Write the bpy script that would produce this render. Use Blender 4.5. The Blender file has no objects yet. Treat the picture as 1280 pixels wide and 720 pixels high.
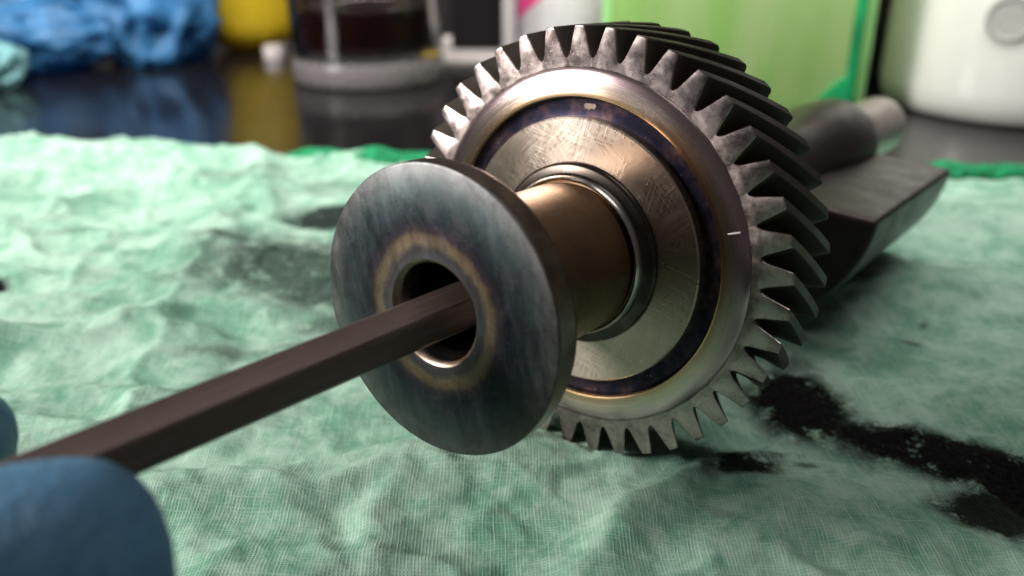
import bpy, bmesh, math, random
import numpy as np
from mathutils import Vector, Matrix, noise as mnoise

# ------------------------------------------------------------------ camera, world, light, exposure
# all lengths below are written in millimetres and scaled to metres once
S = 0.001
SC = bpy.context.scene
COL = SC.collection
PITCH = math.radians(23.5)
cam = bpy.data.cameras.new('camera')
camo = bpy.data.objects.new('camera', cam)
COL.objects.link(camo)
camo.location = (0, 0, 99.754 * S)
camo.rotation_euler = (math.radians(90) - PITCH, 0, 0)
cam.sensor_width = 36.0
cam.lens = 36.0 * 1100 / 1280
cam.clip_start = 0.005
cam.clip_end = 50
cam.dof.use_dof = True
cam.dof.focus_distance = 0.146
cam.dof.aperture_fstop = cam.lens / 2.45
SC.camera = camo

world = bpy.data.worlds.new('World')
SC.world = world
world.use_nodes = True
bg = world.node_tree.nodes['Background']
bg.inputs['Color'].default_value = (1.0, 0.93, 0.86, 1)
bg.inputs['Strength'].default_value = 0.062


def area(name, loc, aim, size, power, color=(1, 1, 1), size_y=None, spread=180):
    l = bpy.data.lights.new(name, 'AREA')
    l.energy = power
    l.color = color
    l.size = size * S
    l.spread = math.radians(spread)
    if size_y:
        l.shape = 'RECTANGLE'
        l.size_y = size_y * S
    else:
        l.shape = 'DISK'
    o = bpy.data.objects.new(name, l)
    COL.objects.link(o)
    o.location = Vector(loc) * S
    o.rotation_euler = (Vector(aim) - Vector(loc)).to_track_quat('-Z', 'Y').to_euler()
    return o


area('work_lamp', (-622, 34, 305), (10, 150, 30), 240, 8.2, (1.0, 0.965, 0.92))
area('back_row_fill', (20, 330, 430), (20, 620, 20), 700, 3.8, (1.0, 0.97, 0.94), 90, 125)  # unseen light added to brighten the bottles and jug at the back
area('overhead_fill', (260, 140, 900), (120, 160, 0), 500, 1.9, (1.0, 0.97, 0.93))  # added overhead fill that lifts the shaded cloth on the right

SC.view_settings.view_transform = 'Standard'
SC.view_settings.look = 'None'
SC.view_settings.exposure = 0.0
SC.view_settings.gamma = 1.0
SC.view_settings.use_curve_mapping = False
SC.cycles.max_bounces = 10
SC.cycles.use_denoising = True


# ------------------------------------------------------------------ helpers
def tag(o, label=None, cat=None, group=None, kind=None):
    for k, v in (('label', label), ('category', cat), ('group', group), ('kind', kind)):
        if v:
            o[k] = v
    return o


def link(name, me, mats, parent=None, loc=None, smooth=35):
    for m in (mats if isinstance(mats, (list, tuple)) else [mats]):
        me.materials.append(m)
    if smooth:
        me.shade_smooth()
        me.set_sharp_from_angle(angle=math.radians(smooth))
    o = bpy.data.objects.new(name, me)
    COL.objects.link(o)
    if parent:
        o.parent = parent
    if loc is not None:
        o.location = Vector(loc) * S
    return o


def empty(name, loc, label, cat, group=None):
    o = bpy.data.objects.new(name, None)
    o.empty_display_size = 0.01
    COL.objects.link(o)
    o.location = Vector(loc) * S
    return tag(o, label, cat, group)


def mesh(verts, faces, name='mesh'):
    me = bpy.data.meshes.new(name)
    me.from_pydata([tuple(c * S for c in v) for v in verts], [], faces)
    me.validate()
    bm = bmesh.new()
    bm.from_mesh(me)
    bmesh.ops.recalc_face_normals(bm, faces=bm.faces)
    bm.to_mesh(me)
    bm.free()
    return me


def lathe(prof, n=128, closed=False, name='lathe'):
    """prof: list of (r, z) in mm turned about local Z."""
    vs, fs = [], []
    rings = []
    for r, z in prof:
        if r < 1e-6:
            rings.append([len(vs)])
            vs.append((0, 0, z))
        else:
            i0 = len(vs)
            for k in range(n):
                a = 2 * math.pi * k / n
                vs.append((r * math.cos(a), r * math.sin(a), z))
            rings.append(list(range(i0, i0 + n)))
    pairs = list(zip(rings, rings[1:]))
    if closed:
        pairs.append((rings[-1], rings[0]))
    for A, B in pairs:
        if len(A) == 1 and len(B) == 1:
            continue
        for k in range(n):
            k2 = (k + 1) % n
            if len(A) == 1:
                fs.append((A[0], B[k], B[k2]))
            elif len(B) == 1:
                fs.append((A[k], B[0], A[k2]))
            else:
                fs.append((A[k], B[k], B[k2], A[k2]))
    return mesh(vs, fs, name)


def prism(pts, z0, z1, bevel=0.0, seg=2, name='prism'):
    """extrude polygon pts (x, y) from z0 to z1, bevel all sharp edges."""
    n = len(pts)
    vs = [(x, y, z0) for x, y in pts] + [(x, y, z1) for x, y in pts]
    fs = [tuple(range(n))[::-1], tuple(range(n, 2 * n))]
    fs += [(k, (k + 1) % n, n + (k + 1) % n, n + k) for k in range(n)]
    me = mesh(vs, fs, name)
    if bevel:
        bm = bmesh.new()
        bm.from_mesh(me)
        es = [e for e in bm.edges if len(e.link_faces) == 2 and e.calc_face_angle(0) > math.radians(40)]
        bmesh.ops.bevel(bm, geom=es, offset=bevel * S, segments=seg, affect='EDGES', profile=0.6)
        bm.to_mesh(me)
        bm.free()
    return me


def rrect(w, d, r, n=8):
    pts = []
    for cx, cy, a0 in ((w / 2 - r, d / 2 - r, 0), (-w / 2 + r, d / 2 - r, 90), (-w / 2 + r, -d / 2 + r, 180), (w / 2 - r, -d / 2 + r, 270)):
        for k in range(n + 1):
            a = math.radians(a0 + 90 * k / n)
            pts.append((cx + r * math.cos(a), cy + r * math.sin(a)))
    return pts


def stack(sections, cap=True, name='stack'):
    """loft of equally long loops [(pts, z)]"""
    vs, fs = [], []
    n = len(sections[0][0])
    for pts, z in sections:
        vs += [(x, y, z) for x, y in pts]
    for i in range(len(sections) - 1):
        for k in range(n):
            k2 = (k + 1) % n
            fs.append((i * n + k, i * n + k2, (i + 1) * n + k2, (i + 1) * n + k))
    if cap:
        fs.append(tuple(range(n))[::-1])
        m = (len(sections) - 1) * n
        fs.append(tuple(range(m, m + n)))
    return mesh(vs, fs, name)


# numpy value noise -------------------------------------------------------------
_rs = np.random.RandomState(7)
_perm = _rs.rand(256, 256)


def vnoise(x, y):
    xi = np.floor(x).astype(int)
    yi = np.floor(y).astype(int)
    fx, fy = x - xi, y - yi
    fx = fx * fx * fx * (fx * (fx * 6 - 15) + 10)
    fy = fy * fy * fy * (fy * (fy * 6 - 15) + 10)
    g = lambda a, b: _perm[a % 256, b % 256]
    return ((g(xi, yi) * (1 - fx) + g(xi + 1, yi) * fx) * (1 - fy) + (g(xi, yi + 1) * (1 - fx) + g(xi + 1, yi + 1) * fx) * fy) * 2 - 1


def fbm(x, y, o=4):
    s = 0
    a = 1.0
    for i in range(o):
        s = s + a * vnoise(x + 17.3 * i, y - 9.1 * i)
        x, y, a = x * 2.03, y * 2.03, a * 0.5
    return s


# ------------------------------------------------------------------ node helpers
class NT:
    def __init__(self, name):
        self.mat = bpy.data.materials.new(name)
        self.mat.use_nodes = True
        self.t = self.mat.node_tree
        self.b = self.t.nodes['Principled BSDF']
        self.out = self.t.nodes['Material Output']

    def n(self, kind, **kw):
        nd = self.t.nodes.new(kind)
        for k, v in kw.items():
            setattr(nd, k, v)
        return nd

    def put(self, sock, v):
        if isinstance(v, bpy.types.NodeSocket):
            self.t.links.new(v, sock)
        elif isinstance(v, (tuple, list)) and len(v) == 3 and sock.type == 'RGBA':
            sock.default_value = (*v, 1)
        else:
            sock.default_value = v

    def math(self, op, a, b=None, c=None, clamp=False):
        nd = self.n('ShaderNodeMath', operation=op, use_clamp=clamp)
        self.put(nd.inputs[0], a)
        if b is not None:
            self.put(nd.inputs[1], b)
        if c is not None:
            self.put(nd.inputs[2], c)
        return nd.outputs[0]

    def vmath(self, op, a, b=None, out=0):
        nd = self.n('ShaderNodeVectorMath', operation=op)
        self.put(nd.inputs[0], a)
        if b is not None:
            self.put(nd.inputs['Scale'] if op == 'SCALE' else nd.inputs[1], b)
        return nd.outputs['Value' if op == 'LENGTH' else 0]

    def pos(self, world=True):
        """position in millimetres, of the world or of the part's own frame"""
        if world:
            p = self.n('ShaderNodeNewGeometry').outputs['Position']
        else:
            p = self.n('ShaderNodeTexCoord').outputs['Object']
        return self.vmath('SCALE', p, 1000.0)

    def noise(self, vec, scale, detail=4, rough=0.55, dist=0.0, color=False):
        nd = self.n('ShaderNodeTexNoise')
        self.put(nd.inputs['Vector'], vec)
        nd.inputs['Scale'].default_value = scale
        nd.inputs['Detail'].default_value = detail
        nd.inputs['Roughness'].default_value = rough
        nd.inputs['Distortion'].default_value = dist
        return nd.outputs['Color' if color else 'Fac']

    def ramp(self, fac, stops, interp='LINEAR'):
        nd = self.n('ShaderNodeValToRGB')
        cr = nd.color_ramp
        cr.interpolation = interp
        while len(cr.elements) < len(stops):
            cr.elements.new(0.5)
        for e, (p, c) in zip(cr.elements, stops):
            e.position = p
            e.color = (*c, 1) if len(c) == 3 else c
        self.put(nd.inputs[0], fac)
        return nd.outputs[0]

    def step(self, x, lo, hi, a=0.0, b=1.0, smooth=True):
        nd = self.n('ShaderNodeMapRange')
        nd.interpolation_type = 'SMOOTHSTEP' if smooth else 'LINEAR'
        self.put(nd.inputs['Value'], x)
        for k, v in zip(('From Min', 'From Max', 'To Min', 'To Max'), (lo, hi, a, b)):
            self.put(nd.inputs[k], v)
        return nd.outputs['Result']

    def mix(self, fac, a, b, mode='MIX'):
        nd = self.n('ShaderNodeMix', data_type='RGBA', blend_type=mode)
        self.put(nd.inputs[0], fac)
        self.put(nd.inputs[6], a)
        self.put(nd.inputs[7], b)
        return nd.outputs[2]

    def bump(self, h, strength=0.3, dist=0.1, normal=None):
        nd = self.n('ShaderNodeBump')
        nd.inputs['Strength'].default_value = strength
        nd.inputs['Distance'].default_value = dist * S
        self.put(nd.inputs['Height'], h)
        if normal is not None:
            self.put(nd.inputs['Normal'], normal)
        return nd.outputs[0]

    def set(self, **kw):
        names = dict(color='Base Color', metal='Metallic', rough='Roughness', normal='Normal', trans='Transmission Weight',
                     ior='IOR', coat='Coat Weight', coat_rough='Coat Roughness', aniso='Anisotropic', tangent='Tangent',
                     spec='Specular IOR Level', sheen='Sheen Weight', sss='Subsurface Weight', alpha='Alpha', arot='Anisotropic Rotation')
        for k, v in kw.items():
            self.put(self.b.inputs[names[k]], v)
        return self

    def radius(self):
        """(radius, local vector in mm) about the part's own Z axis"""
        p = self.pos(False)
        sep = self.n('ShaderNodeSeparateXYZ')
        self.put(sep.inputs[0], p)
        r = self.math('SQRT', self.math('ADD', self.math('MULTIPLY', sep.outputs[0], sep.outputs[0]),
                                        self.math('MULTIPLY', sep.outputs[1], sep.outputs[1])))
        return r, p, sep

    def radial_tangent(self):
        nd = self.n('ShaderNodeTangent', direction_type='RADIAL', axis='Z')
        return nd.outputs[0]


def turned(N, r, seed_vec, scale=6.0):
    """fine concentric tool marks: noise that varies only with the radius"""
    c = N.n('ShaderNodeCombineXYZ')
    N.put(c.inputs[0], r)
    return N.noise(c.outputs[0], scale, 5, 0.7)


# ------------------------------------------------------------------ materials
def mat_simple(name, color, rough=0.5, metal=0.0, var=0.15, nscale=0.15, bump=0.0, **kw):
    N = NT(name)
    p = N.pos(False)
    f = N.noise(p, nscale, 4, 0.6)
    lo = tuple(c * (1 - var) for c in color)
    hi = tuple(min(1, c * (1 + var)) for c in color)
    N.set(color=N.mix(f, lo, hi), rough=N.step(f, 0.2, 0.8, max(0.02, rough - 0.06), rough + 0.06), metal=metal, **kw)
    if bump:
        N.set(normal=N.bump(N.noise(p, nscale * 3, 4), 0.5, bump))
    return N.mat


def mat_flange():
    N = NT('heat_tinted_flange')
    r, p, sep = N.radius()
    wob = N.noise(p, 0.22, 4, 0.6)
    streak = N.noise(N.vmath('MULTIPLY', p, (0.12, 0.45, 0.5)), 1.0, 5, 0.65)
    fine = N.noise(p, 2.2, 4, 0.7)
    rr = N.math('ADD', r, N.math('MULTIPLY', N.math('SUBTRACT', wob, 0.5), 2.6))
    f = N.math('DIVIDE', rr, 24.0)
    col = N.ramp(f, [(0.30, (0.22, 0.22, 0.22)), (0.35, (0.10, 0.10, 0.105)), (0.405, (0.075, 0.07, 0.075)), (0.445, (0.19, 0.15, 0.095)),
                     (0.485, (0.17, 0.125, 0.08)), (0.525, (0.050, 0.040, 0.045)), (0.58, (0.026, 0.030, 0.040)), (0.69, (0.046, 0.063, 0.070)),
                     (0.79, (0.078, 0.100, 0.102)), (0.90, (0.16, 0.165, 0.163)), (1.0, (0.19, 0.183, 0.18))])
    col = N.mix(N.step(streak, 0.45, 0.75), col, N.mix(0.08, col, (0.24, 0.21, 0.23)))
    patchy = N.noise(p, 0.14, 5, 0.7, 0.8)
    col = N.mix(N.step(patchy, 0.35, 0.65, 0.0, 0.55), col, N.mix(1.0, col, (0.45, 0.42, 0.44), 'MULTIPLY'))
    smud = N.step(N.noise(p, 0.20, 7, 0.75, 1.0), 0.50, 0.68)
    col = N.mix(N.math('MULTIPLY', smud, 0.6), col, (0.07, 0.06, 0.065))
    dots = N.step(N.noise(p, 1.6, 2, 0.5), 0.70, 0.76)
    col = N.mix(N.math('MULTIPLY', dots, 0.15), col, (0.5, 0.48, 0.5))
    N.set(color=col, metal=1.0, rough=N.step(N.math('ADD', streak, N.math('MULTIPLY', fine, 0.5)), 0.4, 1.1, 0.33, 0.55),
          normal=N.bump(fine, 0.12, 0.05))
    return N.mat


def mat_steel(name, base, base2, rough=(0.25, 0.42), aniso=0.0, turn=0.25, scale=0.3, dark=0.0):
    N = NT(name)
    r, p, sep = N.radius()
    w = N.noise(p, scale, 5, 0.65)
    tz = N.n('ShaderNodeCombineXYZ')
    N.put(tz.inputs[0], r)
    N.put(tz.inputs[1], sep.outputs[2])
    rings = N.noise(tz.outputs[0], 5.0, 5, 0.7)
    col = N.mix(N.step(w, 0.3, 0.7), base, base2)
    if dark:
        d = N.step(N.noise(p, scale * 2.3, 5, 0.7, 0.8), 0.58, 0.72)
        col = N.mix(N.math('MULTIPLY', d, dark), col, (0.05, 0.04, 0.035))
    N.set(color=col, metal=1.0, rough=N.step(N.math('ADD', w, rings), 0.6, 1.4, rough[0], rough[1]), normal=N.bump(rings, turn, 0.05))
    if aniso:
        N.set(aniso=aniso, arot=0.25, tangent=N.radial_tangent())
    return N.mat


def mat_annulus():
    N = NT('heat_tinted_turned_ring')
    r, p, sep = N.radius()
    w = N.noise(p, 0.18, 4, 0.6)
    rr = N.math('ADD', r, N.math('MULTIPLY', N.math('SUBTRACT', w, 0.5), 1.4))
    f = N.step(rr, 27.5, 34.0, smooth=False)
    col = N.ramp(f, [(0.0, (0.64, 0.42, 0.22)), (0.16, (0.52, 0.35, 0.21)), (0.34, (0.64, 0.51, 0.41)), (0.52, (0.62, 0.50, 0.46)),
                     (0.68, (0.55, 0.40, 0.43)), (0.82, (0.46, 0.36, 0.365)), (1.0, (0.42, 0.35, 0.335))])
    rings = turned(N, r, p, 7.0)
    speck = N.step(N.noise(p, 1.1, 3, 0.6), 0.70, 0.76)
    col = N.mix(N.math('MULTIPLY', speck, 0.6), col, (0.16, 0.11, 0.10))
    N.set(color=col, metal=1.0, rough=N.step(rings, 0.3, 0.7, 0.20, 0.29), aniso=0.75, arot=0.25, tangent=N.radial_tangent(), normal=N.bump(rings, 0.35, 0.05))
    return N.mat


def mat_groove():
    N = NT('blue_tinted_groove')
    r, p, sep = N.radius()
    w = N.noise(p, 0.25, 5, 0.65)
    col = N.ramp(w, [(0.30, (0.011, 0.010, 0.015)), (0.45, (0.016, 0.016, 0.032)), (0.55, (0.040, 0.027, 0.038)), (0.70, (0.11, 0.065, 0.06))])
    sp = N.step(N.noise(p, 0.75, 3, 0.6), 0.69, 0.74)
    col = N.mix(N.math('MULTIPLY', sp, 0.6), col, (0.45, 0.36, 0.33))
    N.set(color=col, metal=0.9, rough=0.38, normal=N.bump(turned(N, r, p, 5.0), 0.2, 0.05), aniso=0.4, arot=0.25, tangent=N.radial_tangent())
    return N.mat


def mat_disc():
    N = NT('hand_scratched_disc')
    r, p, sep = N.radius()
    h = None
    for i, ang in enumerate((28, 58, 116, 150)):
        c = N.n('ShaderNodeMapping', vector_type='TEXTURE')
        c.inputs['Rotation'].default_value = (0, 0, math.radians(ang))
        c.inputs['Scale'].default_value = (11.0, 0.42, 1)
        N.put(c.inputs['Vector'], p)
        sn = N.noise(c.outputs[0], 1.0, 3, 0.6, 0.9)
        m = N.noise(N.vmath('ADD', p, (31.0 * i, 7.0 * i, 0)), 0.16, 2, 0.5)
        v = N.math('MULTIPLY', N.math('SUBTRACT', sn, 0.5), N.step(m, 0.35, 0.65))
        h = v if h is None else N.math('ADD', h, v)
    w = N.noise(p, 0.2, 4, 0.6)
    col = N.mix(w, (0.42, 0.33, 0.275), (0.57, 0.47, 0.40))
    col = N.mix(N.step(h, -0.12, 0.16, 0.22, 0.0), col, (0.30, 0.245, 0.21))
    N.set(color=col, metal=1.0, rough=N.step(h, -0.3, 0.3, 0.38, 0.25), aniso=0.72, arot=0.25, tangent=N.radial_tangent(), normal=N.bump(h, 0.38, 0.08))
    return N.mat


def mat_tooth_face():
    N = NT('ground_tooth_face')
    p = N.pos(True)
    r, pl, sep = N.radius()
    w = N.noise(p, 0.30, 5, 0.65)
    sp = N.step(N.noise(p, 0.8, 6, 0.75), 0.55, 0.66)
    pit = N.step(N.noise(p, 2.0, 3, 0.6), 0.66, 0.72)
    rings = turned(N, r, p, 3.0)
    col = N.mix(N.step(w, 0.3, 0.7), (0.33, 0.255, 0.24), (0.56, 0.47, 0.45))
    col = N.mix(N.math('MULTIPLY', N.step(rings, 0.35, 0.65, 1.0, 0.0), 0.25), col, (0.22, 0.18, 0.17))
    col = N.mix(N.math('MULTIPLY', sp, 0.42), col, (0.12, 0.085, 0.08))
    col = N.mix(N.math('MULTIPLY', pit, 0.7), col, (0.06, 0.045, 0.04))
    N.set(color=col, metal=1.0, rough=N.step(w, 0.3, 0.7, 0.24, 0.38), aniso=0.3, arot=0.25, tangent=N.radial_tangent(),
          normal=N.bump(N.math('SUBTRACT', N.math('MULTIPLY', rings, 0.6), N.math('ADD', sp, pit)), 0.20, 0.05))
    return N.mat


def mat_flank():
    N = NT('dark_brown_flank')
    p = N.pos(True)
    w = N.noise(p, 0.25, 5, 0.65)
    col = N.mix(w, (0.040, 0.030, 0.024), (0.078, 0.060, 0.048))  # flanks are a darker brown than the end faces
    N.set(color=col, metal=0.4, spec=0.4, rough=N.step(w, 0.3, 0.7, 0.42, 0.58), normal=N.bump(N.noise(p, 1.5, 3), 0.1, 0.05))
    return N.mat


def mat_weight():
    N = NT('dark_forged_steel')
    p = N.pos(True)
    w = N.noise(p, 0.12, 5, 0.65)
    sp = N.noise(p, 0.6, 5, 0.7)
    col = N.mix(w, (0.036, 0.028, 0.025), (0.078, 0.061, 0.055))
    col = N.mix(N.step(sp, 0.60, 0.7, 0.0, 0.6), col, (0.03, 0.024, 0.022))
    N.set(color=col, metal=0.85, spec=0.4, rough=N.step(w, 0.3, 0.7, 0.34, 0.50), normal=N.bump(w, 0.25, 0.25))
    return N.mat


def mat_key():
    N = NT('brown_black_oxide')
    p = N.pos(False)
    w = N.noise(p, 0.2, 5, 0.65)
    st = N.noise(N.vmath('MULTIPLY', p, (2.0, 2.0, 0.06)), 1.0, 4, 0.6)
    col = N.mix(w, (0.095, 0.064, 0.057), (0.15, 0.103, 0.092))
    col = N.mix(N.math('MULTIPLY', N.step(st, 0.5, 0.75), 0.4), col, (0.24, 0.185, 0.165))
    N.set(color=col, metal=0.45, rough=N.step(st, 0.3, 0.7, 0.40, 0.55), spec=0.4, normal=N.bump(st, 0.15, 0.05))
    return N.mat


STAINS = [  # x, y, rx, ry, degrees, strength : oil marks as they lie on the cloth
    (62, 164, 10.5, 15, 0, 1.0), (65, 181, 7, 8, 0, 0.75), (72, 155.5, 8, 2.6, -18, 0.95), (84, 144.5, 23, 8.2, -30, 1.0), (98, 132, 15, 10.5, -35, 1.0),
    (87, 126, 12, 5.5, -20, 0.97), (72, 147, 12, 7, -15, 0.85), (44, 139.5, 6.2, 4.4, 8, 0.98), (56, 140, 2.2, 1.6, 0, 0.75), (51, 143.5, 1.8, 1.4, 0, 0.7),
    (99, 194, 3.2, 1.0, -30, 0.75), (106, 204, 2.6, 1.0, 60, 0.6), (98, 232, 10, 2.5, 10, 0.7), (36, 124, 5, 1.4, -25, 0.35),
    (-66, 238, 27, 22, -20, 0.88), (-52, 222, 17, 15, 0, 0.88), (-62, 282, 14, 12, 10, 0.95), (-84, 254, 14, 7, 5, 0.75), (-44, 204, 13, 6, 15, 0.75),
    (-70, 187, 12, 3.0, 12, 0.55), (-52, 195, 9, 2.2, 20, 0.5), (-112, 334, 24, 9, -5, 0.42), (-70, 318, 12, 14, 30, 0.40), (-130, 262, 22, 2.0, 8, 0.4),
    (-2, 146.5, 15, 1.6, 10, 0.6), (-9, 143, 5, 2.0, 0, 0.5), (-143, 221, 4.5, 5.0, 0, 1.0), (-60, 128, 6, 1.2, 30, 0.25), (-100, 204, 12, 2, 5, 0.3),
]


def cloth_nodes(name, base_hi, base_lo, stains, weave=True):
    N = NT(name)
    p0 = N.pos(True)
    sep0 = N.n('ShaderNodeSeparateXYZ')
    N.put(sep0.inputs[0], p0)
    flat = N.n('ShaderNodeCombineXYZ')
    N.put(flat.inputs[0], sep0.outputs[0])
    N.put(flat.inputs[1], sep0.outputs[1])
    p = flat.outputs[0]
    big = N.noise(p, 0.045, 4, 0.6, 0.6)
    mid = N.noise(p, 0.16, 6, 0.68, 0.5)
    fine = N.noise(p, 0.8, 5, 0.7)
    m = N.math('ADD', N.math('MULTIPLY', big, 0.5), N.math('MULTIPLY', mid, 0.5))
    col = N.mix(N.step(m, 0.38, 0.60), base_lo, base_hi)
    col = N.mix(N.math('MULTIPLY', N.step(fine, 0.50, 0.75), 0.24), col, (0.68, 0.80, 0.70))
    col = N.mix(N.math('MULTIPLY', N.step(N.noise(p, 0.35, 6, 0.75, 0.8), 0.56, 0.68), 0.35), col, (0.14, 0.27, 0.19))
    # weave: warp and weft threads about 0.6 mm apart, pulled a little out of line
    wob = N.noise(p, 0.03, 2, 0.5, color=True)
    wv = N.vmath('ADD', p, N.vmath('SCALE', N.vmath('SUBTRACT', wob, (0.5, 0.5, 0.5)), 4.0))
    sw = N.n('ShaderNodeSeparateXYZ')
    N.put(sw.inputs[0], wv)
    jx = N.noise(N.vmath('MULTIPLY', wv, (1.5, 0.10, 0)), 1.0, 3, 0.6)
    jy = N.noise(N.vmath('MULTIPLY', wv, (0.10, 1.5, 0)), 1.0, 3, 0.6)
    wx = N.math('SINE', N.math('MULTIPLY', sw.outputs[0], 2 * math.pi / 0.60))
    wy = N.math('SINE', N.math('MULTIPLY', sw.outputs[1], 2 * math.pi / 0.64))
    tx = N.math('MULTIPLY', N.math('ADD', wx, 1.0), N.step(jx, 0.25, 0.75, 0.22, 0.62))
    ty = N.math('MULTIPLY', N.math('ADD', wy, 1.0), N.step(jy, 0.25, 0.75, 0.20, 0.52))
    thread = N.math('MAXIMUM', tx, ty)
    if not weave:
        N.set(color=N.mix(N.step(mid, 0.35, 0.65), base_lo, base_hi), rough=0.8, spec=0.2, normal=N.bump(mid, 0.5, 1.0))
        return N.mat
    col = N.mix(N.step(thread, 0.05, 0.75, 0.32, 0.0), col, N.mix(1.0, col, (0.38, 0.60, 0.46), 'MULTIPLY'))
    col = N.mix(N.step(thread, 0.60, 1.15, 0.0, 0.50), col, (0.60, 0.75, 0.66))
    if stains:
        w1 = N.vmath('SCALE', N.vmath('SUBTRACT', N.noise(p, 0.11, 5, 0.65, color=True), (0.5, 0.5, 0.5)), 5.0)
        w2 = N.vmath('SCALE', N.vmath('SUBTRACT', N.noise(p, 0.9, 4, 0.7, color=True), (0.5, 0.5, 0.5)), 1.9)
        ps = N.vmath('ADD', N.vmath('ADD', p, w1), w2)
        tot = None
        for (x, y, rx, ry, deg, st) in stains:
            mp = N.n('ShaderNodeMapping', vector_type='TEXTURE')
            mp.inputs['Location'].default_value = (x, y, 0)
            mp.inputs['Rotation'].default_value = (0, 0, math.radians(deg))
            mp.inputs['Scale'].default_value = (rx, ry, 1)
            N.put(mp.inputs['Vector'], ps)
            d = N.vmath('LENGTH', mp.outputs[0])
            v = N.step(d, 0.78 if st > 0.9 else 0.50, 1.55, st, 0.0)
            tot = v if tot is None else N.math('MAXIMUM', tot, v)
        patch = N.step(N.noise(p, 0.4, 5, 0.7), 0.25, 0.6, 0.85, 1.0)
        tot = N.math('MULTIPLY', tot, N.math('MAXIMUM', patch, N.step(tot, 0.75, 0.95)))
        stain_col = N.mix(N.step(fine, 0.4, 0.75), (0.004, 0.0035, 0.004), (0.018, 0.016, 0.016))
        tot = N.math('MULTIPLY', tot, N.math('SUBTRACT', 1.0, N.math('MULTIPLY', N.step(thread, 0.3, 1.0, 0.0, 0.45), N.math('SUBTRACT', 1.0, tot))))
        stain_col = N.mix(N.step(tot, 0.2, 0.9), (0.045, 0.042, 0.034), stain_col)
        col = N.mix(tot, col, stain_col)
    N.set(color=col, rough=0.9, spec=0.08)
    h = N.math('ADD', N.math('MULTIPLY', thread, 0.45), N.math('MULTIPLY', mid, 2.0))
    h = N.math('ADD', h, N.math('MULTIPLY', N.noise(p, 0.35, 5, 0.6, 0.6), 1.8))
    N.set(normal=N.bump(h, 0.7, 0.15))
    tr = N.n('ShaderNodeBsdfTranslucent')
    N.put(tr.inputs['Color'], col)
    mx = N.n('ShaderNodeMixShader')
    mx.inputs[0].default_value = 0.18
    N.t.links.new(N.b.outputs[0], mx.inputs[1])
    N.t.links.new(tr.outputs[0], mx.inputs[2])
    N.t.links.new(mx.outputs[0], N.out.inputs['Surface'])
    return N.mat


def translucent(name, color, rough=0.3, amount=0.5, var=0.25, nscale=0.06, spec=0.5, inner=None, bump=0.0):
    N = NT(name)
    p = N.pos(True)
    w = N.noise(p, nscale, 4, 0.6, 0.5)
    lo = tuple(c * (1 - var) for c in color)
    hi = tuple(min(1, c * (1 + var)) for c in color)
    col = N.mix(N.step(w, 0.3, 0.7), lo, hi)
    N.set(color=col, rough=rough, spec=spec)
    if bump:
        N.set(normal=N.bump(N.noise(p, nscale * 4, 5, 0.65, 0.6), 0.6, bump))
    tr = N.n('ShaderNodeBsdfTranslucent')
    N.put(tr.inputs['Color'], col)
    mx = N.n('ShaderNodeMixShader')
    mx.inputs[0].default_value = amount
    N.t.links.new(N.b.outputs[0], mx.inputs[1])
    N.t.links.new(tr.outputs[0], mx.inputs[2])
    N.t.links.new(mx.outputs[0], N.out.inputs['Surface'])
    return N.mat


def mat_table():
    N = NT('glossy_black_bench')
    p = N.pos(True)
    w = N.noise(p, 0.02, 5, 0.6)
    sm = N.noise(p, 0.008, 4, 0.6, 1.0)
    dust = N.step(N.noise(p, 0.5, 3, 0.6), 0.68, 0.74)
    col = N.mix(w, (0.004, 0.0035, 0.0045), (0.009, 0.0075, 0.008))
    col = N.mix(N.math('MULTIPLY', dust, 0.25), col, (0.20, 0.18, 0.17))
    N.set(color=col, rough=N.step(sm, 0.3, 0.7, 0.12, 0.22), spec=0.2, normal=N.bump(w, 0.05, 0.3))
    return N.mat


def mat_glass(name, color=(1, 1, 1), rough=0.02, ior=1.47):
    N = NT(name)
    N.set(color=color, rough=rough, trans=1.0, ior=ior)
    return N.mat


# ------------------------------------------------------------------ the setting
M_table = mat_table()
tb = link('bench_top', mesh([(x, y, z) for z in (-41.0, -1.0) for x, y in ((-1400, -250), (1400, -250), (1400, 1500), (-1400, 1500))],
                            [(3, 2, 1, 0), (4, 5, 6, 7), (0, 1, 5, 4), (1, 2, 6, 5), (2, 3, 7, 6), (3, 0, 4, 7)]), M_table, smooth=0)
tag(tb, kind='structure')

# ------------------------------------------------------------------ the shaft's own frame
A = Vector((0.60259248, 0.79585175, -0.05918013)).normalized()
U = Vector((-0.16431388, 0.196296, 0.96667928)).normalized()
V = A.cross(U).normalized()
C0 = Vector((12.389, 150.947, 41.430))
shaft = empty('balance_shaft', C0, 'steel balance shaft with toothed gear, flange and half round weight lying on the cloth', 'machine part')
shaft.matrix_world = Matrix(((U.x * 1, V.x, A.x, C0.x * S), (U.y, V.y, A.y, C0.y * S), (U.z, V.z, A.z, C0.z * S), (0, 0, 0, 1)))

# ------------------------------------------------------------------ cloth
FAR = ([-420, -233, -170, -87, 0, 80, 155, 192, 320], [428, 394, 378, 361, 349, 343, 338, 334, 322])


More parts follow.
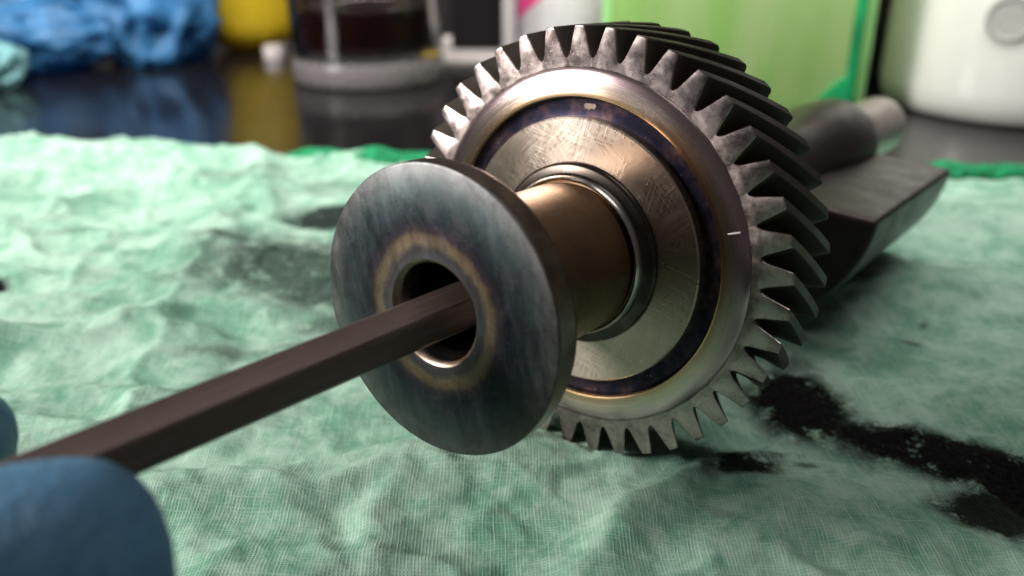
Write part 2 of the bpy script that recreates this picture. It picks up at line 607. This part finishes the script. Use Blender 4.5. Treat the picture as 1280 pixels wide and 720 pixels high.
def ridge(x, y, pts, width, height, side=0.0):
    """raised fold along a polyline; side < 0 or > 0 makes one flank longer"""
    best = np.full(x.shape, 1e9)
    sgn = np.zeros(x.shape)
    tt = np.zeros(x.shape)
    L = 0
    tot = sum(math.dist(a, b) for a, b in zip(pts, pts[1:]))
    for (ax, ay), (bx, by) in zip(pts, pts[1:]):
        dx, dy = bx - ax, by - ay
        l = math.hypot(dx, dy)
        t = np.clip(((x - ax) * dx + (y - ay) * dy) / (l * l), 0, 1)
        px, py = ax + t * dx, ay + t * dy
        d = np.hypot(x - px, y - py)
        s = np.sign((x - ax) * dy - (y - ay) * dx)
        m = d < best
        best = np.where(m, d, best)
        sgn = np.where(m, s, sgn)
        tt = np.where(m, (L + t * l) / tot, tt)
        L += l
    w = width * (1 + side * sgn)
    fade = np.clip(np.minimum(tt, 1 - tt) * 4 + 0.25, 0, 1)
    return height * fade * np.exp(-(best / w) ** 2)


def cloth_height(x, y):
    wx = x + 9 * fbm(x / 60, y / 60, 3)
    wy = y + 9 * fbm(x / 60 + 40, y / 60 + 11, 3)
    z = 1.0 + 0 * x
    z = z + 1.6 * fbm(wx / 55 + 3, wy / 38 + 5, 4)
    left = np.clip((-x - 15) / 70, 0, 1) + np.clip((y - 250) / 120, 0, 1) * 0.7
    r = 1 - np.abs(vnoise(wx / 62 + 9, wy / 24 + 2))
    z = z + np.clip(left, 0, 1.2) * (2.6 * r ** 3 + 2.0 * (1 - np.abs(vnoise(wx / 34 + 1, wy / 15 + 8))) ** 3)
    r2 = 1 - np.abs(vnoise(wx / 20 + 31, wy / 26 + 12))
    z = z + 1.5 * r2 ** 4
    z = z + 0.35 * fbm(wx / 7, wy / 7, 3)
    z = z + 0.35 * (1 - np.abs(vnoise(wx / 13 + 5, wy / 9 + 3))) ** 5
    z = z + 0.30 * (1 - np.abs(vnoise((wx + wy) / 15 + 15, (wx - wy) / 24 + 3))) ** 6
    for pts, w, h, s in (
        ([(-95, 122), (-69, 129), (-31, 144), (-3, 150.5), (19, 150)], 6.5, 4.0, 0.45),
        ([(36, 139), (28, 131), (19, 127), (11, 113), (6, 98)], 6, 3.4, -0.35),
        ([(66, 112), (51, 126), (38, 131)], 7, 2.6, 0.3),
        ([(-20, 112), (-26, 128), (-18, 141)], 4.5, 1.8, 0.2),
        ([(-190, 262), (-140, 268), (-105, 262), (-66, 240)], 8, 6.0, 0.45),
        ([(-165, 180), (-122, 187), (-98, 198), (-66, 191)], 8, 5.0, 0.4),
        ([(-260, 318), (-194, 322), (-150, 338), (-92, 312)], 10, 6.5, 0.4),
        ([(-160, 232), (-120, 226), (-84, 214), (-60, 208)], 7, 4.0, -0.35),
        ([(-116, 362), (-96, 330), (-78, 285), (-70, 262)], 9, 5.0, 0.3),
        ([(-250, 380), (-200, 366), (-150, 372), (-100, 352)], 9, 5.5, 0.2),
        ([(-120, 160), (-90, 168), (-58, 162), (-36, 168)], 6, 3.0, 0.3),
        ([(150, 300), (190, 280), (230, 285)], 14, 3.5, 0.2),
        ([(90, 210), (130, 225), (170, 222)], 12, 1.8, 0.2),
    ):
        z = z + ridge(wx * 0.5 + x * 0.5, wy * 0.5 + y * 0.5, pts, w * (0.8 if pts[0][0] < -100 else 1), h * (0.62 if pts[0][0] < -100 else 0.9), s)
    return np.maximum(z, 0.3)


def under(x, y, z, t0, t1, R, sink=0.25):
    """keep the cloth below a lying cylinder of radius R between t0 and t1 on the shaft axis"""
    ax, ay = A.x, A.y
    l = math.hypot(ax, ay)
    ux, uy = ax / l, ay / l
    q = (x - C0.x) * ux + (y - C0.y) * uy
    t = q / l
    d = (x - C0.x) * (-uy) + (y - C0.y) * ux
    inside = (np.abs(d) < R) & (t > t0 - 3) & (t < t1 + 3)
    env = C0.z + A.z * np.clip(t, t0, t1) - np.sqrt(np.maximum(R * R - d * d, 0)) - sink
    return np.where(inside, np.minimum(z, env), z)


nx, ny = 440, 430
gu = np.linspace(0, 1, nx)
vv = np.linspace(0, 1, ny)
X = 0.0
for _ in range(3):      # the left edge of the cloth slants away from the near corner
    far = np.interp(X, *FAR) + 2.5 * fbm(X / 30, X * 0, 3) if _ else np.full((ny, nx), 360.0)
    Y = 15 + (far - 15) * (vv[:, None] ** 0.9)
    left = -82 - 0.52 * (Y - 60) + 3 * fbm(Y / 25, Y * 0 + 4, 3)
    X = left + (320 - left) * gu[None, :]
Z = cloth_height(X, Y)
edge = np.clip((1 - vv[:, None]) / 0.02, 0, 1)
Z = under(X, Y, Z, 0, 17.5, 40)
Z = under(X, Y, Z, 70, 143, 34.4)
Z = np.maximum(Z, -0.7)
idx = np.arange(nx * ny).reshape(ny, nx)
faces = np.stack([idx[:-1, :-1], idx[:-1, 1:], idx[1:, 1:], idx[1:, :-1]], -1).reshape(-1, 4)
me = bpy.data.meshes.new('shop_cloth')
me.from_pydata((np.stack([X, Y, Z], -1).reshape(-1, 3) * S).tolist(), [], faces.tolist())
M_cloth = cloth_nodes('mint_cotton_cloth', (0.415, 0.60, 0.49), (0.165, 0.37, 0.26), STAINS)
cloth = link('shop_cloth', me, M_cloth, smooth=0)
me.shade_smooth()
tag(cloth, 'wrinkled mint green cotton cloth with black oil stains spread on the bench', 'cloth')

# bright rolled hem along the far edge
M_hem = cloth_nodes('emerald_hem', (0.013, 0.24, 0.10), (0.004, 0.10, 0.035), None, False)


def hem(x0, x1, rad):
    vs, fs = [], []
    n, k = 70, 12
    for i in range(n):
        x = x0 + (x1 - x0) * i / (n - 1)
        y = float(np.interp(x, *FAR)) + 1.0
        env = min(1, 6 * i / n, 6 * (n - 1 - i) / n)
        rr = rad * (0.25 + 0.75 * env) * (1 + 0.15 * math.sin(i * 0.9 + x) * mnoise.noise(Vector((x / 9, 2, 0))) + 0.4 * mnoise.noise(Vector((x / 16, 5, 1))))
        rr = max(rr, 0.8)
        for j in range(k):
            a = 2 * math.pi * j / k
            w = 1 + 0.25 * mnoise.noise(Vector((x / 5, math.cos(a) * 2, math.sin(a) * 2)))
            vs.append((x, y + 1.6 * rr * w * math.cos(a), max(-0.8, rr * 0.8 + rr * w * math.sin(a))))
    for i in range(n - 1):
        for j in range(k):
            fs.append((i * k + j, i * k + (j + 1) % k, (i + 1) * k + (j + 1) % k, (i + 1) * k + j))
    fs.append(tuple(range(k)))
    fs.append(tuple(range((n - 1) * k, n * k)))
    return link('hem', mesh(vs, fs), M_hem, cloth)


hem(-100, -20, 3.6)
hem(-200, -165, 2.0)
hem(150, 262, 4.0)

# ------------------------------------------------------------------ balance shaft
M_flange = mat_flange()
M_annulus = mat_annulus()
M_groove = mat_groove()
M_disc = mat_disc()
M_face = mat_tooth_face()
M_flank = mat_flank()
M_weight = mat_weight()
M_shaft = mat_steel('bronze_tinted_journal', (0.40, 0.27, 0.165), (0.26, 0.18, 0.125), (0.26, 0.40), 0.0, 0.25, 0.12, 0.25)
M_shade_steel = mat_steel('dark_shade_steel', (0.085, 0.068, 0.058), (0.05, 0.042, 0.036), (0.24, 0.36), 0.0, 0.15, 0.3)
M_bore = mat_steel('bright_bore', (0.62, 0.60, 0.58), (0.45, 0.43, 0.42), (0.18, 0.30), 0.0, 0.2, 0.4, 0.4)
M_rim = mat_steel('dark_flange_rim', (0.17, 0.13, 0.105), (0.30, 0.23, 0.175), (0.28, 0.42), 0.0, 0.3, 0.2, 0.4)
M_stub = mat_steel('pale_shaft_end', (0.42, 0.36, 0.33), (0.34, 0.29, 0.27), (0.35, 0.5), 0.0, 0.2, 0.2)

T = -40.08
fl = link('flange', lathe([(8.5, T), (22.5, T), (22.7, T + 0.08), (22.815, T + 0.3)], 160), M_flange, shaft, smooth=50)
link('rim', lathe([(22.815, T + 0.3), (22.815, T + 3.6), (22.5, T + 3.8), (22.5, T + 4.5), (22.2, T + 5.2), (14.5, T + 5.2), (13.8, T + 6.2)], 160), M_rim, fl)
link('chamfer', lathe([(8.5, T), (8.2, T + 0.1), (7.75, T + 0.75)], 96), M_rim, fl, smooth=50)
link('bore_lip', lathe([(7.75, T + 0.75), (7.55, T + 1.2), (7.5, T + 4.5)], 96), M_bore, fl, smooth=50)
link('bore', lathe([(7.5, T + 4.5), (7.7, T + 4.7), (7.7, T + 22), (0, T + 26)], 96), M_shade_steel, fl, smooth=50)  # inner wall's dark colour paints the shade of the hole
link('journal', lathe([(13.8, T + 6.2), (13.7, T + 7), (13.7, -5.4), (13.3, -4.9), (13.3, -3.2), (13.8, -2.9)], 128), M_shaft, shaft)
link('collar', lathe([(14.75, -2.9), (15.0, -2.55), (16.2, -2.45), (16.7, -2.1), (16.9, -1.4)], 128), M_shade_steel, shaft, smooth=60)  # collar's dark colour imitates a dark reflection around the shaft
link('lip', lathe([(13.75, -2.9), (13.95, -4.1), (14.3, -4.4), (14.65, -4.0), (14.75, -2.9)], 128), M_bore, shaft, smooth=60)
link('hub_disc', lathe([(16.9, -1.4), (24.3, -1.5), (24.6, -1.25), (24.7, 0.6)], 160), M_disc, shaft)
link('groove', lathe([(24.7, 0.6), (26.0, 0.75), (27.6, 0.55), (27.95, -0.35)], 160), M_groove, shaft)
gear = link('gear_ring', lathe([(27.95, -0.35), (28.15, -0.85), (28.45, -0.95), (28.9, -0.86), (30.0, -0.84), (31.2, -0.72), (32.3, -0.45), (33.0, -0.05),
                               (33.15, 0.35), (33.2, 17.2), (32.5, 17.5), (14, 17.5)], 164), M_annulus, shaft, smooth=40)
# teeth: one helical tooth with its share of the root land, shared by 41 copies
NT_ = 41
STEP = 2 * math.pi / NT_
PH = -0.897
TWIST = 1.9 * STEP


def tooth_mesh():
    half = STEP / 2
    right = [(33.15, half), (34.55, half), (34.64, half * 0.92), (34.9, 2.36 / 34.9), (35.5, 2.08 / 35.5), (36.4, 1.84 / 36.4), (37.6, 1.58 / 37.6),
             (38.7, 1.32 / 38.7), (39.5, 1.10 / 39.5), (39.85, 1.02 / 39.85), (40.0, 0.84 / 40)]
    prof = [(r, -a) for r, a in right] + [(r, a) for r, a in right[::-1]]
    inset = [(r if r < 35 else r - 0.16, a if r < 34.9 else a * (1 - 0.16 / max(0.62, a * r))) for r, a in right]
    iprof = [(r, -a) for r, a in inset] + [(r, a) for r, a in inset[::-1]]
    secs = [(0.0, iprof), (0.16, prof)]
    for k in range(1, 9):
        secs.append((0.16 + (17.5 - 0.6) * k / 8, prof))
    secs.append((17.5, [(r if r < 35 else r - 0.4, a * (0.9 if r > 34.9 else 1)) for r, a in prof]))
    vs, fs = [], []
    n = len(prof)
    for z, pr in secs:
        tw = TWIST * z / 17.5
        vs += [(r * math.cos(a + tw), r * math.sin(a + tw), z) for r, a in pr]
    for i in range(len(secs) - 1):
        for j in range(n - 1):
            fs.append((i * n + j, i * n + j + 1, (i + 1) * n + j + 1, (i + 1) * n + j))
    fs.append(tuple(range(n)))
    m = (len(secs) - 1) * n
    fs.append(tuple(range(m, m + n)))
    me = bpy.data.meshes.new('tooth')
    me.from_pydata([tuple(c * S for c in v) for v in vs], [], fs)
    bm = bmesh.new()
    bm.from_mesh(me)
    bmesh.ops.recalc_face_normals(bm, faces=bm.faces)
    bm.to_mesh(me)
    bm.free()
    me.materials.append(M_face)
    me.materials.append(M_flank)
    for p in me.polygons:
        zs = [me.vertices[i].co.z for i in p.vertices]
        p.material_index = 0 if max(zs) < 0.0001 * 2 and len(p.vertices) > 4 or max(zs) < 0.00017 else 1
    me.shade_smooth()
    me.set_sharp_from_angle(angle=math.radians(32))
    return me


tm = tooth_mesh()
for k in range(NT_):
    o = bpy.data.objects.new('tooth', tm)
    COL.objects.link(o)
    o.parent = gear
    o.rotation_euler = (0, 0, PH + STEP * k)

# rear journal, stub and half round weight
link('rear_journal', lathe([(11.2, 17.5), (11.2, 104), (12.2, 110), (13.6, 118), (14.1, 126), (14.1, 137), (13.7, 140.5), (12.6, 143.2), (11, 144.6), (9.6, 144.9)], 96), M_weight, shaft)
link('shaft_end', lathe([(9.6, 144.9), (9.6, 188), (8.6, 190), (3, 190), (2.4, 187), (0, 186)], 96), M_stub, shaft)
nrm = Vector((0.95, 0.313, 0)).normalized()
dr = Vector((-0.313, 0.95, 0)).normalized()
pts = []
RW = 34.2
for k in range(49):
    a = math.pi * k / 48
    q = dr * (RW * math.cos(a)) - nrm * (RW * math.sin(a))
    pts.append((q.x, q.y))
link('counterweight', prism(pts, 70, 143, bevel=1.7, seg=4), M_weight, shaft, smooth=35)


# small marks of the ring: a bright scratch and a chip
def ring_patch(name, r0, r1, a0, a1, z, mat, jag=0.0, seed=1):
    rnd = random.Random(seed)
    n = 9
    vs = []
    for i in range(n):
        f = i / (n - 1)
        a = a0 + (a1 - a0) * f
        lo = r0 + rnd.uniform(0, jag)
        hi = r1 - rnd.uniform(0, jag)
        if i in (0, n - 1):
            lo, hi = (r0 + r1) / 2 - 0.03, (r0 + r1) / 2 + 0.03
        for r in (lo, hi):
            vs.append((r * math.cos(a), r * math.sin(a), z - 0.02))
        for r in (lo, hi):
            vs.append((r * math.cos(a), r * math.sin(a), z + 0.3))
    fs = []
    for i in range(n - 1):
        b = i * 4
        c = b + 4
        fs += [(b, b + 1, c + 1, c), (b + 2, c + 2, c + 3, b + 3), (b, c, c + 2, b + 2), (b + 1, b + 3, c + 3, c + 1)]
    fs += [(0, 2, 3, 1), (b + 4, b + 5, b + 7, b + 6)]
    return link(name, mesh(vs, fs), mat, gear)


M_bright = mat_simple('bright_bare_metal', (0.80, 0.78, 0.74), 0.4, 0.5)
M_chip = mat_simple('chipped_metal', (0.30, 0.22, 0.19), 0.4, 0.9, 0.4, 2.5)

ring_patch('scratch', 29.9, 32.1, PH + 15.58 * STEP, PH + 15.63 * STEP, -0.90, M_bright)
ring_patch('chip', 25.7, 27.2, PH + 7.15 * STEP, PH + 7.75 * STEP, 0.66, M_chip, 0.35, 3)

# ------------------------------------------------------------------ hex key
K0 = Vector((-6.6, 123.1, 43.74))
K1 = Vector((-88.0, 41.85, 41.77))
KD = (K1 - K0).normalized()
key = empty('hex_key', K1, 'brown black hexagonal key held in the glove with its tip in the flange hole', 'hex key')
key.rotation_euler = (-KD).to_track_quat('Z', 'Y').to_euler()
L = (K1 - K0).length
hexr = 7.0 / math.sqrt(3)
rot0 = math.radians(24)
hx = lambda r: [(r * math.cos(rot0 + math.radians(60 * k)), r * math.sin(rot0 + math.radians(60 * k))) for k in range(6)]
km = stack([(hx(hexr - 0.5), 0), (hx(hexr), 0.6), (hx(hexr), L - 0.8), (hx(hexr - 0.7), L)])
bm = bmesh.new()
bm.from_mesh(km)
es = [e for e in bm.edges if abs((e.verts[0].co - e.verts[1].co).z) > 0.02]
bmesh.ops.bevel(bm, geom=es, offset=0.45 * S, segments=3, affect='EDGES', profile=0.5)
bm.to_mesh(km)
bm.free()
link('bar', km, mat_key(), key, smooth=25)

# ------------------------------------------------------------------ gloved hand
N = NT('blue_nitrile')
p = N.pos(True)
w = N.noise(p, 0.12, 4, 0.6, 0.6)
N.set(color=N.mix(w, (0.065, 0.175, 0.31), (0.095, 0.23, 0.38)), rough=0.55, spec=0.35, normal=N.bump(N.noise(N.vmath('MULTIPLY', p, (0.5, 0.22, 0.22)), 1.0, 5, 0.65, 1.0), 0.9, 1.2))
M_glove = N.mat


def skin_body(name, chains, mat, sub=2, root=0):
    """chains: list of [(x, y, z, r), ...]; the first vertex of each later chain is an index of an earlier vertex"""
    vs, es, rs = [], [], []
    for ch in chains:
        prev = None
        for e in ch:
            if isinstance(e, int):
                prev = e
                continue
            vs.append(Vector(e[:3]) * S)
            rs.append(e[3] * S)
            i = len(vs) - 1
            if prev is not None:
                es.append((prev, i))
            prev = i
    me = bpy.data.meshes.new(name)
    me.from_pydata(vs, es, [])
    me.materials.append(mat)
    o = bpy.data.objects.new(name, me)
    COL.objects.link(o)
    sk = o.modifiers.new('skin', 'SKIN')
    sk.use_smooth_shade = True
    for i, r in enumerate(rs):
        me.skin_vertices[0].data[i].radius = (r, r)
        me.skin_vertices[0].data[i].use_root = i == root
    sb = o.modifiers.new('subdivision', 'SUBSURF')
    sb.levels = sub
    sb.render_levels = sub
    return o


hand = skin_body('gloved_hand', [
    [(-112, 40, 40, 26), (-160, 22, 42, 24), (-225, 0, 46, 29), (-300, -25, 52, 34)],   # palm, wrist, forearm
    [0, (-92, 34, 42, 17), (-72, 45, 45, 14.5), (-52, 57, 43.5, 12.6), (-42, 65.5, 41.2, 13.0), (-34.5, 71.5, 39.4, 10.4)],   # thumb
    [0, (-112, 66, 52, 13), (-99, 87, 53, 10.5), (-80, 90, 44, 10.4), (-61.3, 87.5, 36.2, 9.8)],          # index
    [0, (-118, 66, 38, 12), (-112, 86, 31, 10.5), (-94, 84, 25, 9.6), (-86, 72, 25, 8.6)],               # middle
    [0, (-124, 62, 27, 11), (-122, 78, 20, 9.8), (-104, 75, 15, 9.0), (-95, 62, 16, 8.2)],               # ring
    [0, (-128, 52, 20, 10), (-128, 64, 13, 8.6), (-112, 62, 11, 7.8), (-103, 52, 12, 7.0)],              # little
], M_glove)
tag(hand, 'hand in a dark blue nitrile glove pinching the hex key, thumb tip in front', 'hand')

# ------------------------------------------------------------------ things standing behind the cloth


def crumple(name, loc, size, mat, seed, folds=1.0, n=5, flat=0.0):
    bm = bmesh.new()
    bmesh.ops.create_icosphere(bm, subdivisions=n, radius=1)
    off = Vector((seed * 3.7, seed * 1.3, seed * 5.1))
    for v in bm.verts:
        d = v.co.normalized()
        r = 1 + 0.28 * mnoise.noise(d * 1.6 + off)
        rg = 1 - abs(mnoise.noise(d * 2.6 + off * 2))
        rg2 = 1 - abs(mnoise.noise(d * 5.5 + off * 3))
        r += folds * (0.30 * (rg - 0.75) + 0.13 * (rg2 - 0.75)) + 0.05 * folds * mnoise.noise(d * 11 + off)
        v.co = Vector((d.x * size[0] * r, d.y * size[1] * r, max(-size[2] * 0.82, d.z * size[2] * r))) * S
    me = bpy.data.meshes.new(name)
    zmin = min(v.co.z for v in bm.verts)
    for v in bm.verts:
        v.co.z -= zmin
    bm.to_mesh(me)
    bm.free()
    o = link(name, me, mat, None, loc, smooth=0)
    me.shade_smooth()
    return o


M_bag = translucent('light_blue_nitrile', (0.05, 0.20, 0.42), 0.35, 0.35, 0.35, 0.03, 0.5, bump=2.5)
g1 = crumple('crumpled_glove', (-345, 605, -1), (72, 42, 30), M_bag, 3.0, 1.2)
tag(g1, 'crumpled light blue nitrile glove lying flat at the left of the bench', 'glove', 'crumpled gloves on the bench')
g2 = crumple('crumpled_glove', (-246, 628, -1), (40, 34, 50), M_bag, 8.0, 1.2)
tag(g2, 'crumpled light blue nitrile glove bunched upright beside the yellow container', 'glove', 'crumpled gloves on the bench')
tw = crumple('crumpled_wipe', (-318, 540, -1), (24, 18, 16), translucent('pale_teal_wipe', (0.20, 0.42, 0.44), 0.6, 0.3, 0.4, 0.05, 0.3, bump=1.5), 5.0, 1.3)
tag(tw, 'small crumpled pale teal wipe in front of the blue gloves', 'wipe')

yl = empty('yellow_container', (-198, 692, -1), 'yellow container with rounded bottom between the blue gloves and the beaker', 'container')
prof = [(0, 0), (14, 0.4)] + [(32 - 20 * (1 - math.sin(math.radians(a))), 22 - 22 * math.cos(math.radians(a)) + 0.0) for a in range(10, 91, 10)] + [(32, 95), (29, 104), (14, 112), (14, 118), (0, 118)]
link('body', lathe(prof, 64), translucent('yellow_plastic', (0.50, 0.35, 0.015), 0.35, 0.25, 0.1, 0.03), yl, smooth=50)
link('cap', lathe([(0, 130), (14.5, 130), (15.5, 128.5), (15.5, 116), (14.2, 115.5)], 48), mat_simple('yellow_cap_plastic', (0.5, 0.36, 0.03), 0.4), yl)

cp = empty('bottle_cap', (-171, 648, -1), 'small off white screw cap lying between the yellow container and the beaker', 'cap')
link('skirt', lathe([(0, 9), (6.4, 9), (7.4, 8.3), (7.8, 7), (7.8, 0), (6.9, 0), (6.9, 7.5), (0, 7.6)], 40), mat_simple('off_white_plastic', (0.40, 0.36, 0.35), 0.4), cp)

# beaker of dark liquid
bk = empty('beaker', (-91, 570, -1), 'clear thick bottomed beaker half full of dark red brown liquid', 'beaker')
link('base', lathe([(0, 0), (45, 0), (47.3, 1.2), (48.0, 4), (47.9, 12), (46.8, 14.6), (44, 15.2), (0, 15.2)], 96),
     mat_simple('lit_grey_base', (0.20, 0.18, 0.18), 0.25, trans=0.45, ior=1.3), bk, smooth=45)  # clear glass base coloured grey to imitate the light it catches
link('glass', lathe([(0, 15.4), (44, 15.4), (46.6, 15.9), (47.2, 18.0), (47.2, 95), (48.2, 99), (46.6, 99.4), (44.4, 96), (44.2, 24), (42, 20), (36, 18.5), (0, 18)], 96),
     mat_glass('clear_glass', (0.97, 0.96, 0.97), 0.03), bk, smooth=45)
N = NT('dark_red_brown_liquid')
N.set(color=(0.012, 0.0015, 0.0015), rough=0.12, spec=0.3, trans=0.1, ior=1.36)
link('liquid', lathe([(0, 18.3), (36, 18.8), (41.8, 20.4), (43.9, 24.5), (43.9, 44), (43.0, 43.4), (0, 43.2)], 96), N.mat, bk, smooth=45)
link('pour_lip', lathe([(47.4, 93.5), (48.6, 94.5), (48.6, 97), (47.6, 98)], 96, closed=True), mat_glass('lip_glass', (0.97, 0.96, 0.97), 0.03), bk)

# white tray with a black carton on it
tray = empty('white_tray', (-12, 668, -1), 'low off white tray lying behind the beaker under the black carton', 'tray')
pl = [(rrect(90, 120, 5), 0), (rrect(94, 124, 6), 4.2), (rrect(91, 121, 5), 4.6), (rrect(86, 116, 4), 1.6)]
link('plate', stack(pl), mat_simple('off_white_tray_plastic', (0.62, 0.57, 0.55), 0.35), tray, smooth=40)
ct = empty('black_carton', (-21, 695, 1.2), 'tall black carton with pale grey side standing on the white tray', 'carton')
link('box', prism([(-24, -20), (14, -20), (14, 20), (-24, 20)], 0, 150, 0.8), mat_simple('black_card', (0.008, 0.007, 0.009), 0.5, spec=0.12), ct)
link('side_panel', prism([(14.2, -20.3), (24, -20.3), (24, 20), (14.2, 20)], 0, 150, 0.6), mat_simple('pale_grey_card', (0.50, 0.47, 0.48), 0.5), ct)

# white bottle with a magenta label
wb = empty('white_bottle', (38, 640, -1), 'white round bottle with a magenta label standing behind the gear', 'bottle')
link('body', lathe([(0, 0), (30, 0), (32.5, 1.5), (33.5, 5), (33.5, 120), (30, 132), (14, 140), (13, 150), (0, 150)], 72), mat_simple('white_plastic', (0.50, 0.48, 0.49), 0.35, coat=0.3), wb, smooth=50)
lab = []
vs, fs = [], []
for i in range(25):
    a = math.radians(165 + i * 95 / 24)
    top = 75 + 0 * i
    low = 25 + 30 * (i / 24) ** 1.6
    for r in (33.62, 33.9):
        for z in (low, top):
            vs.append((r * math.cos(a), r * math.sin(a), z))
for i in range(24):
    b, c = i * 4, i * 4 + 4
    fs += [(b, b + 1, c + 1, c), (b + 2, c + 2, c + 3, b + 3), (b, c, c + 2, b + 2), (b + 1, b + 3, c + 3, c + 1)]
fs += [(0, 2, 3, 1), (96, 97, 99, 98)]
link('label', mesh(vs, fs), mat_simple('magenta_print', (0.62, 0.05, 0.20), 0.4), wb)
link('cap', lathe([(0, 172), (15, 172), (16, 170), (16, 147), (14, 146)], 48), mat_simple('white_cap_plastic', (0.7, 0.68, 0.68), 0.4), wb)

# green bottle
gb = empty('green_bottle', (114, 482, -1), 'large square shouldered translucent green bottle full of bright green liquid', 'bottle')
secs = []
for (w_, d_, r_, z_) in ((112, 58, 10, 0), (124, 68, 13, 2), (128, 72, 14, 8), (128, 72, 14, 150), (126, 70, 18, 160), (100, 56, 22, 174), (44, 40, 19, 184), (40, 40, 19.5, 196)):
    secs.append((rrect(w_, d_, r_, 8), z_))
N = NT('green_translucent_plastic')
pz = N.pos(False)
w = N.noise(N.vmath('MULTIPLY', pz, (0.05, 0.05, 0.008)), 1.0, 3, 0.5)
col = N.mix(N.step(w, 0.3, 0.7), (0.56, 0.85, 0.34), (0.82, 0.94, 0.58))
N.set(color=col, rough=0.14, spec=0.5, trans=0.55, ior=1.2)
tr = N.n('ShaderNodeBsdfTranslucent')
N.put(tr.inputs['Color'], col)
mx = N.n('ShaderNodeMixShader')
mx.inputs[0].default_value = 0.5
N.t.links.new(N.b.outputs[0], mx.inputs[1])
N.t.links.new(tr.outputs[0], mx.inputs[2])
N.t.links.new(mx.outputs[0], N.out.inputs['Surface'])
link('body', stack(secs), N.mat, gb, smooth=40)
M_em = translucent('emerald_refraction', (0.02, 0.36, 0.13), 0.2, 0.3, 0.3, 0.05)
def front_wedge(name, xz, y0, y1, mat):
    n = len(xz)
    vs = [(x, y0, z) for x, z in xz] + [(x, y1, z) for x, z in xz]
    fs = [tuple(range(n)), tuple(range(n, 2 * n))] + [(k, (k + 1) % n, n + (k + 1) % n, n + k) for k in range(n)]
    return link(name, mesh(vs, fs), mat, gb)


M_pale = translucent('pale_edge_light', (0.55, 0.86, 0.45), 0.2, 0.5, 0.1, 0.05)
front_wedge('base_refraction', [(26, 2), (33, 5), (42, 13), (50, 21), (56, 23), (56, 2)], -37.9, -35.5, M_em)  # emerald wedge imitates refraction in the bottle's lower corner
link('dark_band', prism([(53, -37.6), (58.5, -37.6), (58.5, -35.6), (53, -35.6)], 6, 150, 0.6), M_em, gb)  # emerald strip imitates a dark refracted band in the bottle
for sx in (-1, 1):
    link('bright_edge', prism([(sx * 66.2 + dx, dy - 20) for dx, dy in ((-2.2, -6), (1.6, -6), (1.6, 8), (-2.2, 8))], 4, 150, 0.8), M_pale, gb)  # pale strips imitate bright bands of light at the bottle's edges
link('cap', lathe([(0, 222), (20, 222), (22, 220), (22, 194), (20, 193)], 48), mat_simple('dark_green_cap', (0.02, 0.12, 0.05), 0.4), gb)

bb = empty('black_bottle', (236, 595, -1), 'black bottle seen in the gap between the green bottle and the white jug', 'bottle')
link('body', stack([(rrect(60, 40, 8), 0), (rrect(62, 42, 9), 2), (rrect(62, 42, 9), 130), (rrect(50, 36, 12), 140), (rrect(26, 26, 12), 148), (rrect(26, 26, 12), 156)]), mat_simple('black_plastic', (0.012, 0.011, 0.012), 0.35), bb, smooth=40)
link('cap', lathe([(0, 178), (15, 178), (16, 176.5), (16, 155), (14, 154)], 40), mat_simple('black_cap', (0.02, 0.02, 0.02), 0.4), bb)

# white jug
jg = empty('white_jug', (272, 484, -1), 'large glossy white round jug standing at the right end of the bench', 'jug')
M_jug = translucent('white_glossy_plastic', (0.64, 0.64, 0.60), 0.22, 0.15, 0.05, 0.02, 0.5)
link('body', lathe([(0, 2), (50, 2), (54, 0), (60, 0.6), (64.5, 3.5), (66.5, 9), (67, 16), (67, 150), (64, 162), (52, 172), (24, 182), (22, 195), (0, 195)], 96), M_jug, jg, smooth=50)
link('cap', lathe([(0, 222), (25, 222), (26, 220), (26, 194), (24, 193)], 48), mat_simple('jug_cap_plastic', (0.5, 0.5, 0.48), 0.4), jg)

disc = link('moulded_disc', lathe([(0, -1.5), (10.5, -1.5), (11, -1.0), (11, 1.2), (10.4, 1.8), (8.6, 1.8), (8.2, 1.1), (0, 1.1)], 48), mat_simple('grey_moulding', (0.30, 0.30, 0.28), 0.35), jg, (66.6 * math.cos(math.radians(-124.5)), 66.6 * math.sin(math.radians(-124.5)), 52), smooth=40)
disc.rotation_euler = Vector((math.cos(math.radians(-124.5)), math.sin(math.radians(-124.5)), 0)).to_track_quat('Z', 'Y').to_euler()
